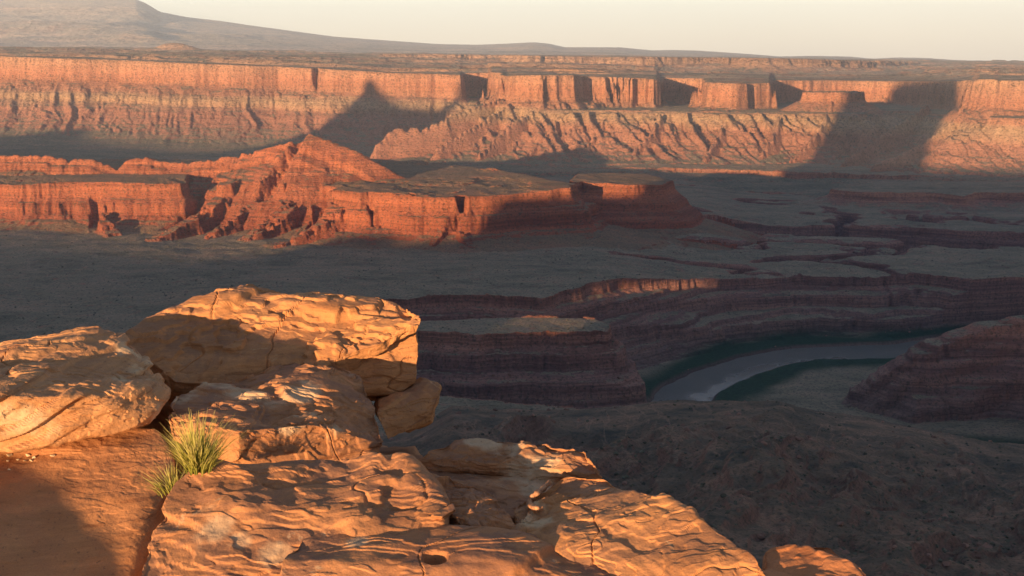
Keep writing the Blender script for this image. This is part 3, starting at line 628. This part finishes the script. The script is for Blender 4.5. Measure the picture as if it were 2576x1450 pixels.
rock('boulder', [dict(pts=[(-260,885,6.6),(0,862,6.7),(130,846,6.7),(250,822,6.75),(292,832,6.7),(338,882,6.4),(400,932,6.2),(442,985,6.0),(436,1015,5.9),(398,1068,5.75),(230,1108,5.55),(0,1136,5.4),(-260,1150,5.3),(-260,1010,5.35),(0,1000,5.4),(200,1000,5.55),(340,975,5.8),(200,920,6.1),(0,925,6.0),
      (-260,930,7.3),(150,880,7.3),(330,900,7.0),(420,1010,6.6),(-260,1130,6.45),(330,1090,6.45)], sp=0.009, coarse=0.04, cs=0.6, bed=(-0.36, 0.10, 0.93), bt=0.065, ba=0.075, fine=0.010, seed=1, p=70, facet=0.03, fn=50, crack=0.02)],
     M_R2, 'large pale orange boulder with slanting beds at the left edge', pale=[(370,915,6.2,.16),(500,900,6.2,.1),(300,960,5.95,.14),(410,1050,5.8,.12),(60,1060,5.4,.2),(350,870,6.5,.15)])
rock('rock_slab', [dict(pts=[(-300,1105,5.75),(0,1100,5.75),(400,1068,5.85),(448,1150,5.6),(375,1212,5.35),(348,1262,5.20),(326,1460,4.75),(318,1600,4.55),(-320,1600,4.40),(-320,1350,4.80),(0,1300,5.1),(-300,1700,5.10),(400,1700,5.25),(-300,1500,6.15),(430,1400,6.15)], sp=0.011, coarse=0.03, cs=0.9, bt=0.05, ba=0.010, fine=0.008, seed=2, facet=0.012, fn=30, plate=0.003)],
     M_R4, 'smooth sloping orange slab below the left boulder', 'rock slab')
rock('boulder', [dict(pts=[(440,990,6.25),(560,946,6.6),(660,962,6.8),(765,888,7.15),(838,893,7.1),(912,945,6.88),(942,990,6.62),(972,1108,6.08),(970,1160,6.02),(800,1062,5.88),(600,1078,5.62),(598,1160,5.55),(420,1095,5.75),(412,1035,5.95),(400,1300,5.76),(970,1300,6.00),(450,1080,6.96),(900,1060,7.2),(700,1010,6.15)],
      sp=0.011, coarse=0.03, cs=0.6, bt=0.045, ba=0.020, seed=3, p=90, terr=0.016, facet=0.02, crack=0.012)], M_R3, 'flat-topped brown rock with a pale lichen band behind the grass',
      pale=[(450,988,6.2,.1),(480,970,6.35,.1),(520,958,6.5,.1),(560,958,6.5,.12),(600,972,6.4,.12),(640,988,6.3,.12),(690,1003,6.2,.12),(740,1012,6.1,.12),(800,1018,6.1,.12),(850,1010,6.15,.12),(900,985,6.3,.1),(760,985,6.4,.14),(860,1070,5.95,.1),(740,1085,5.8,.1)])
rock('rock_slab', [dict(pts=[(515,748,7.6),(592,718,7.95),(740,741,7.9),(890,752,7.9),(1035,766,7.7),(1066,792,7.42),(1060,826,7.30),(865,868,7.22),(768,876,7.06),(700,968,6.85),(430,965,6.75),(330,880,7.0),(300,840,7.2),(300,1050,7.1),(430,1150,6.9),(700,1100,7.0),(560,900,8.5),(900,860,8.4),(1000,830,8.3)],
      sp=0.012, coarse=0.045, cs=0.7, bed=(0.10,-0.18,1), bt=0.10, ba=0.055, seed=4, p=90, terr=0.028, facet=0.025, fn=40, crack=0.015, plate=0.004),
      dict(pts=[(800,868,7.34),(1052,830,7.42),(1055,872,7.38),(1050,968,7.30),(1000,998,7.26),(935,985,7.18),(765,880,7.12),(765,1000,7.12),(1040,850,8.25),(800,880,8.20),(1040,985,8.10),(930,1000,7.95)], sp=0.011, coarse=0.03, cs=0.5, bt=0.09, ba=0.010, seed=5, p=80, plate=0.005, facet=0.02, fn=24, crack=0.012)],
     M_R1, 'big orange slab jutting out with a split end over the canyon', 'rock slab')
rock('boulder', [dict(pts=[(955,1010,7.15),(1060,950,7.42),(1112,975,7.30),(1112,1012,7.2),(1088,1062,7.1),(975,1108,6.9),(945,1040,6.95),(1095,975,7.9),(960,1000,7.9),(1080,1060,7.9)], sp=0.011, coarse=0.03, cs=0.35, bt=0.05, ba=0.015, seed=6, facet=0.03, fn=16)],
     M_R1, 'small block wedged below the jutting slab, half in shadow')
rock('boulder', [dict(pts=[(430,1215,4.75),(482,1182,4.85),(560,1160,4.95),(700,1154,5.05),(850,1149,5.15),(985,1152,5.20),(1060,1176,5.08),(1120,1250,4.85),(1000,1290,4.78),(820,1305,4.66),(640,1325,4.55),(480,1262,4.68),(430,1262,4.68),(340,1460,4.14),(330,1640,3.98),(1100,1640,3.92),(1100,1380,4.38),(600,1640,4.95),(1000,1600,5.06)],
      sp=0.008, coarse=0.075, cs=0.75, bed=(0.06, 0.22, 1), bt=0.04, ba=0.016, seed=7, p=60, plate=0.007, terr=0.010, facet=0.02, fn=50, crack=0.012),
      dict(pts=[(800,1310,4.66),(1000,1290,4.76),(1180,1325,4.68),(1400,1378,4.42),(1600,1420,4.2),(1800,1462,4.05),(1950,1640,3.80),(700,1640,3.82),(700,1400,4.22),(1700,1640,4.52),(800,1640,4.60)], sp=0.008, coarse=0.035, cs=0.6, bt=0.05, ba=0.012, seed=8, p=60, plate=0.005, pits=[(1092,1418,4.23,.05,.06)], facet=0.022, fn=40, crack=0.012)],
     M_R3, 'big rounded foreground rock with a shadowed hollow on top', pale=[(540,1330,4.5,.13),(600,1360,4.45,.08),(690,1390,4.3,.1),(960,1300,4.7,.08),(560,1300,4.6,.1),(900,1365,4.4,.06),(500,1400,4.35,.08),(1010,1370,4.45,.05)])
rock('rock_slab', [dict(pts=[(960,1185,5.18),(1120,1195,5.16),(1180,1222,5.05),(1243,1243,4.97),(1262,1285,4.82),(1303,1332,4.66),(1300,1346,4.60),(1205,1332,4.56),(1100,1275,4.75),(1205,1400,4.55),(1290,1400,4.7),(1000,1290,5.02),(1200,1320,5.0)], sp=0.007, coarse=0.02, cs=0.3, bt=0.03, ba=0.018, seed=9, terr=0.014, facet=0.02)],
     M_R3, 'low broken plate of rock between the two front boulders', 'rock slab')
rock('boulder', [dict(pts=[(1045,1150,5.52),(1075,1128,5.6),(1160,1094,5.70),(1330,1102,5.68),(1482,1128,5.55),(1508,1160,5.42),(1522,1187,5.35),(1400,1165,5.45),(1230,1145,5.5),(1100,1158,5.45),(1050,1260,5.5),(1500,1260,5.36),(1400,1230,5.95),(1150,1200,5.95)], sp=0.008, coarse=0.05, cs=0.3, bed=(0.05,0,1), bt=0.03, ba=0.03, seed=10, terr=0.012, facet=0.03, fn=50),
      dict(pts=[(1000,1170,5.59),(1460,1190,5.59),(1400,1270,5.12),(1240,1310,4.82),(1100,1215,5.2),(1000,1350,5.14),(1300,1450,4.76),(1450,1350,5.27)], sp=0.012, coarse=0.02, cs=0.5, bt=0.05, ba=0.008, seed=11)],
     M_R3, 'rough-edged ledge rock framing a shadowed hollow by the drop', pale=[(1240,1120,5.6,.12),(1290,1125,5.6,.1),(1200,1115,5.65,.07),(1350,1200,5.4,.2)])
rock('boulder', [dict(pts=[(1290,1262,4.98),(1345,1235,5.06),(1420,1184,5.25),(1522,1188,5.2),(1560,1212,4.95),(1640,1240,4.72),(1745,1290,4.45),(1850,1362,4.15),(1935,1420,3.92),(2010,1475,3.74),(2110,1640,3.4),(1650,1640,3.80),(1500,1450,4.14),(1390,1392,4.36),(1300,1348,4.6),(1300,1600,5.0),(1800,1640,4.6),(1500,1400,5.3)],
      sp=0.008, coarse=0.045, cs=0.6, bed=(0.02, 0.16, 1), bt=0.04, ba=0.020, seed=12, p=60, terr=0.006, facet=0.022, fn=50, crack=0.012),
      dict(pts=[(1296,1322,4.66),(1420,1338,4.54),(1470,1345,4.52),(1600,1332,4.56),(1660,1305,4.66),(1560,1255,4.92),(1400,1240,4.98),(1330,1270,4.86),(1420,1352,4.60),(1600,1350,4.63),(1320,1340,4.68),(1500,1290,5.0)], sp=0.007, coarse=0.012, cs=0.4, bt=0.03, ba=0.008, seed=13, terr=0.008, facet=0.01)],
     M_R1, 'long sloping front rock with an undercut lip and a stick on it', pale=[(1350,1265,4.8,.08),(1340,1300,4.7,.1),(1330,1250,4.9,.06)])
rock('boulder', [dict(pts=[(1918,1378,4.15),(1962,1362,4.22),(2085,1356,4.12),(2128,1385,4.0),(2185,1422,3.9),(2235,1470,3.75),(2260,1640,3.4),(1880,1640,3.5),(1900,1450,3.9),(2150,1640,4.4),(1950,1600,4.5)], sp=0.008, coarse=0.03, cs=0.25, bt=0.04, ba=0.015, seed=14, facet=0.03, fn=20)],
     rock_mat('red_sandstone_near', (0.50, 0.20, 0.08), (0.30, 0.12, 0.07), (0.55, 0.33, 0.2), 0.2, 0.7, 3.0), 'lower red-orange rock by the bottom right drop')
# the ledge they rest on
lx = np.linspace(-9, 5, 180).astype(F4); ly = np.linspace(-7, 11, 220).astype(F4); GX, GY = np.meshgrid(lx, ly)
dl = sdf([(-8.5,-6.5),(-8.5,6.5),(-4,8.2),(-1.6,8.6),(-0.6,7.6),(-0.3,6.6),(0.2,5.9),(0.45,5.3),(0.85,4.5),(1.4,3.2),(2.4,1.5),(4,-6.5)], GX, GY)+0.25*fbm(GX/0.9, GY/0.9, 3, 1)
GZ = -2.55-0.05*np.maximum(GY-3, 0)+0.10*fbm(GX/0.7, GY/0.7, 4, 2)-prof(dl, [(0, 0), (0.15, 0.5), (0.5, 1.2), (0.8, 3), (1.4, 7), (3, 20)])
lo_ = mesh_obj('rock_ledge', np.stack([GX.ravel(), GY.ravel(), GZ.ravel()], 1), grid_faces(*GX.shape), M_R3)
tag(lo_, 'dark rock ledge under and between the boulders', kind='structure')

# ------------------------------------------------------------------ small things on the rocks
bpy.context.view_layer.update(); DG = bpy.context.evaluated_depsgraph_get()
def hit(px, py):
    d = Vector(ray(px, py)).normalized(); ok, loc, nr, _, _, _ = C.ray_cast(DG, Vector((0, 0, 0)), d)
    return np.array(loc[:]), np.array(nr[:])
# unseen rock added behind the viewpoint, outline shaped to shadow the lower left slab
def s_k(px, py, Y):
    q = hit(px, py)[0]; al = q[0]*LX+q[1]*LY; return (-q[0]*LY+q[1]*LX, q[2]+al*TE)
bp = [s_k(*t) for t in ((325,1449,0),(312,1420,0),(300,1388,0),(262,1345,0),(214,1330,0),(205,1290,0),(160,1262,0),(150,1232,0),(100,1203,0),(4,1190,0))]
bp = sorted(bp); bp = [(bp[0][0]-.6, bp[0][1]-.8)]+bp+[(bp[-1][0]+.5, bp[-1][1]), (bp[-1][0]+1.2, bp[-1][1]-.5)]
ridge('shade_rock', bp, 1.6, 0.25, 0.2, -2.7, 0.03, M_R3, None, 0.02, 0.05, kind=None)
tag(bpy.data.objects['shade_rock'], 'unseen jagged rock added behind the viewpoint to cast the lower left shadow', 'boulder'); bpy.data.objects['shade_rock'].name = 'boulder'
def grass_mat():
    m = N('grass_blade'); t = m.n('Attribute', attribute_name='tint').outputs['Fac']
    c = m.ramp(t, [(0.0, (0.10, 0.12, 0.025)), (0.3, (0.30, 0.30, 0.055)), (0.65, (0.50, 0.46, 0.13)), (1.0, (0.66, 0.52, 0.24))])
    m.l(c, m.b.inputs['Base Color']); tr = m.n('BsdfTranslucent'); m.l(c, tr.inputs[0]); mx = m.n('MixShader'); mx.inputs[0].default_value = 0.35
    m.l(m.b.outputs[0], mx.inputs[1]); m.l(tr.outputs[0], mx.inputs[2]); m.l(mx.outputs[0], m.t.nodes['Material Output'].inputs[0]); return m.m
M_GRASS = grass_mat()
def tuft(base, n, L, spread, bias, rad, seed, label):
    r = np.random.RandomState(seed); co = []; fc = []; tint = []
    for i in range(n):
        a = r.rand()*2*np.pi; q = r.rand()**0.6; lean = spread*q*(0.6+0.6*r.rand()); out_ = np.array([np.cos(a), np.sin(a), 0])+np.array([bias[0], bias[1], 0]); ln = L*(0.45+0.6*r.rand())*(1-0.2*q)
        b = base+np.array([np.cos(a), np.sin(a), 0])*rad*q+np.array([r.randn(), r.randn(), 0])*rad*0.25-np.array([0, 0, .02]); w = (0.0015+0.0013*r.rand()); tn = r.rand()
        sd2 = np.array([-np.sin(a), np.cos(a), 0]); k0 = len(co); S_ = 7; droop = 0.25*r.rand()*q
        if r.rand() < .5: sd2 = np.array([1, 0, 0])*0.9+sd2*0.3
        for j in range(S_):
            t = j/(S_-1); p = b+out_*lean*ln*(t**1.5)+np.array([0, 0, 1])*ln*(t*math.sqrt(max(0.1, 1-min(lean, .95)**2*0.6))-droop*t**3)
            ww = w*(1-t**1.6)+0.0003; co += [p-sd2*ww, p+sd2*ww]; v = min(1, max(0, t*0.75+tn*0.45-0.1)); tint += [v, v]
        for j in range(S_-1): fc.append((k0+2*j, k0+2*j+1, k0+2*j+3, k0+2*j+2))
    o = mesh_obj('grass_tuft', np.array(co), np.array(fc), M_GRASS, attrs={'tint': np.array(tint)}); tag(o, label, 'grass tuft')
g0, _ = hit(505, 1172); tuft(Q(500, 1172, min(g0[1], 5.4)), 540, 0.30, 0.85, (0.05, 0), 0.055, 3, 'bright yellow-green grass tuft growing in the crack before the brown rock')
g1, _ = hit(425, 1225); tuft(Q(432, 1228, 5.05), 150, 0.17, 0.9, (-0.35, -0.1), 0.06, 5, 'small sparse grass tuft hanging in the dark crevice below the big tuft')
# driftwood stick
def stick_mat():
    m = N('weathered_wood'); p = m.pos()
    c = m.ramp(m.noise(m.vmul(p, (60, 25, 60)), 1.0, 5), [(0.3, (0.20, 0.09, 0.05)), (0.5, (0.46, 0.22, 0.11)), (0.7, (0.60, 0.34, 0.18))])
    return m.out(c, m.bump(m.noise(m.vmul(p, (120, 40, 120)), 1.0, 4), 0.6, 0.003))
pth = [(1384,1211,.011,.14),(1374,1222,.012,.12),(1363,1233,.013,.10),(1350,1243,.014,.08),(1340,1252,.014,.05),(1333,1262,.015,.018),(1333,1272,.016,.014),(1341,1279,.016,.012),(1353,1281,.015,.012),(1364,1279,.012,.012)]
P_ = []
for px, py, r_, up in pth:
    h_, n_ = hit(px, py+6); P_.append(Q(px, py, h_[1]-up-0.01))
P_ = np.array(P_); tt_ = np.linspace(0, len(P_)-1, 46); PC = np.stack([np.interp(tt_, np.arange(len(P_)), P_[:, k]) for k in range(3)], 1)
for _ in range(3): PC[1:-1] = (PC[:-2]+2*PC[1:-1]+PC[2:])/4
RC = np.interp(tt_, np.arange(len(P_)), [a[2] for a in pth])*(1+0.18*np.sin(tt_*5.1)); RC[0] *= 0.6; RC[-1] *= 0.5
co = []; NS = 14
for i in range(len(PC)):
    tg = PC[min(i+1, len(PC)-1)]-PC[max(i-1, 0)]; tg /= np.linalg.norm(tg); a_ = np.cross(tg, (0, 0, 1)); a_ /= np.linalg.norm(a_); b_ = np.cross(tg, a_)
    for j in range(NS):
        an = 2*np.pi*j/NS; rr_ = RC[i]*(1+0.16*math.sin(3*an+tt_[i]*1.3)+0.07*math.sin(7*an)); co.append(PC[i]+rr_*(a_*math.cos(an)+b_*math.sin(an)))
fc = [(i*NS+j, i*NS+(j+1) % NS, (i+1)*NS+(j+1) % NS, (i+1)*NS+j) for i in range(len(PC)-1) for j in range(NS)]
k0 = len(co); co += [PC[0], PC[-1]]; fc += [(j, (j+1) % NS, k0, k0) for j in range(NS)]
o = mesh_obj('driftwood_stick', np.array(co), np.array([f for f in fc if f[2] != f[3]]), stick_mat()); tag(o, 'bent weathered stick lying on the long sloping front rock', 'stick')
# pale pebbles under the left boulder
M_PEB = rock_mat('pale_pebble', (0.62, 0.48, 0.30), (0.4, 0.3, 0.2), (0.7, 0.6, 0.45), 0.1, 0.6, 2.0)
peb = [(24,1143,15,'flat pebble at the left end of the pebble cluster under the boulder'),(20,1157,9,'small low pebble left of the cluster under the boulder'),(46,1154,11,'reddish flat pebble between the pale ones under the boulder'),(70,1143,13,'rounded pale pebble at the back of the cluster'),
       (86,1148,12,'pale pebble at the right end of the cluster'),(64,1158,12,'bright flat pebble at the front of the cluster'),(80,1158,13,'bright pebble at the front right of the cluster'),(135,1144,15,'lone pale pebble right of the cluster in the shaded gap'),(21,1180,11,'lone round pale pebble on the slab below the cluster')]
for i, (px, py, w, lab) in enumerate(peb):
    h_, n_ = hit(px, py+3); r_ = w/2/2762*h_[1]; rs = np.random.RandomState(60+i)
    pts = [h_+np.array([0, 0, r_*0.35])+np.array(v)*r_*(0.8+0.4*rs.rand()) for v in rs.randn(16, 3)/1.0*np.array([1, .9, .6])/1.7]
    c_, f_ = rock_mesh(pts=[(*p,) for p in map(tuple, pts)], sp=0.003, coarse=0.0015, cs=0.03, ba=0, fine=0.0006, facet=0.0015, fn=6, seed=i, p=10, raw=True); c_, f_ = weld(c_, f_)
    o = mesh_obj('pebble', c_, f_, M_PEB); tag(o, lab, 'pebble', 'pale pebbles under the left boulder')
# loose flakes on the broken plate
for i, (pp, lab) in enumerate((([(1083,1298),(1100,1282),(1140,1267),(1147,1280),(1112,1302)], 'loose triangular flake of orange rock lying on the front boulder'),)):
    h_, _ = hit(sum(a for a, b in pp)/5, sum(b for a, b in pp)/5+3); pts = []
    for a, b in pp:
        q = Q(a, b, h_[1]-0.05+ (1290-b)*0.004); pts += [q, q+np.array([0.0, 0.03, -0.03])]
    c_, f_ = rock_mesh(pts=pts, sp=0.005, coarse=0.006, cs=0.12, ba=0.002, bt=0.02, fine=0.002, facet=0.004, fn=8, seed=80+i, p=40, raw=True); c_, f_ = weld(c_, f_)
    o = mesh_obj('rock_flake', c_, f_, M_R3); tag(o, lab, 'rock flake')

# ------------------------------------------------------------------ the air
hm_ = bpy.data.materials.new('air'); hm_.use_nodes = True; hn = hm_.node_tree.nodes; hn.remove(hn['Principled BSDF'])
pv = hn.new('ShaderNodeVolumePrincipled'); pv.inputs['Density'].default_value = 3.3e-5; pv.inputs['Color'].default_value = (0.62, 0.77, 0.98, 1); pv.inputs['Anisotropy'].default_value = 0.0
hm_.node_tree.links.new(pv.outputs[0], hn['Material Output'].inputs['Volume'])
bx = np.array([(x, y, z) for x in (-42000, 42000) for y in (-36000, 42000) for z in (-700, 1850)], float)
ho = mesh_obj('haze', bx, np.array([(0,1,3,2),(4,6,7,5),(0,4,5,1),(2,3,7,6),(0,2,6,4),(1,5,7,3)]), hm_, smooth=False)
tag(ho, 'thin dusty evening haze over the canyon', kind='stuff')
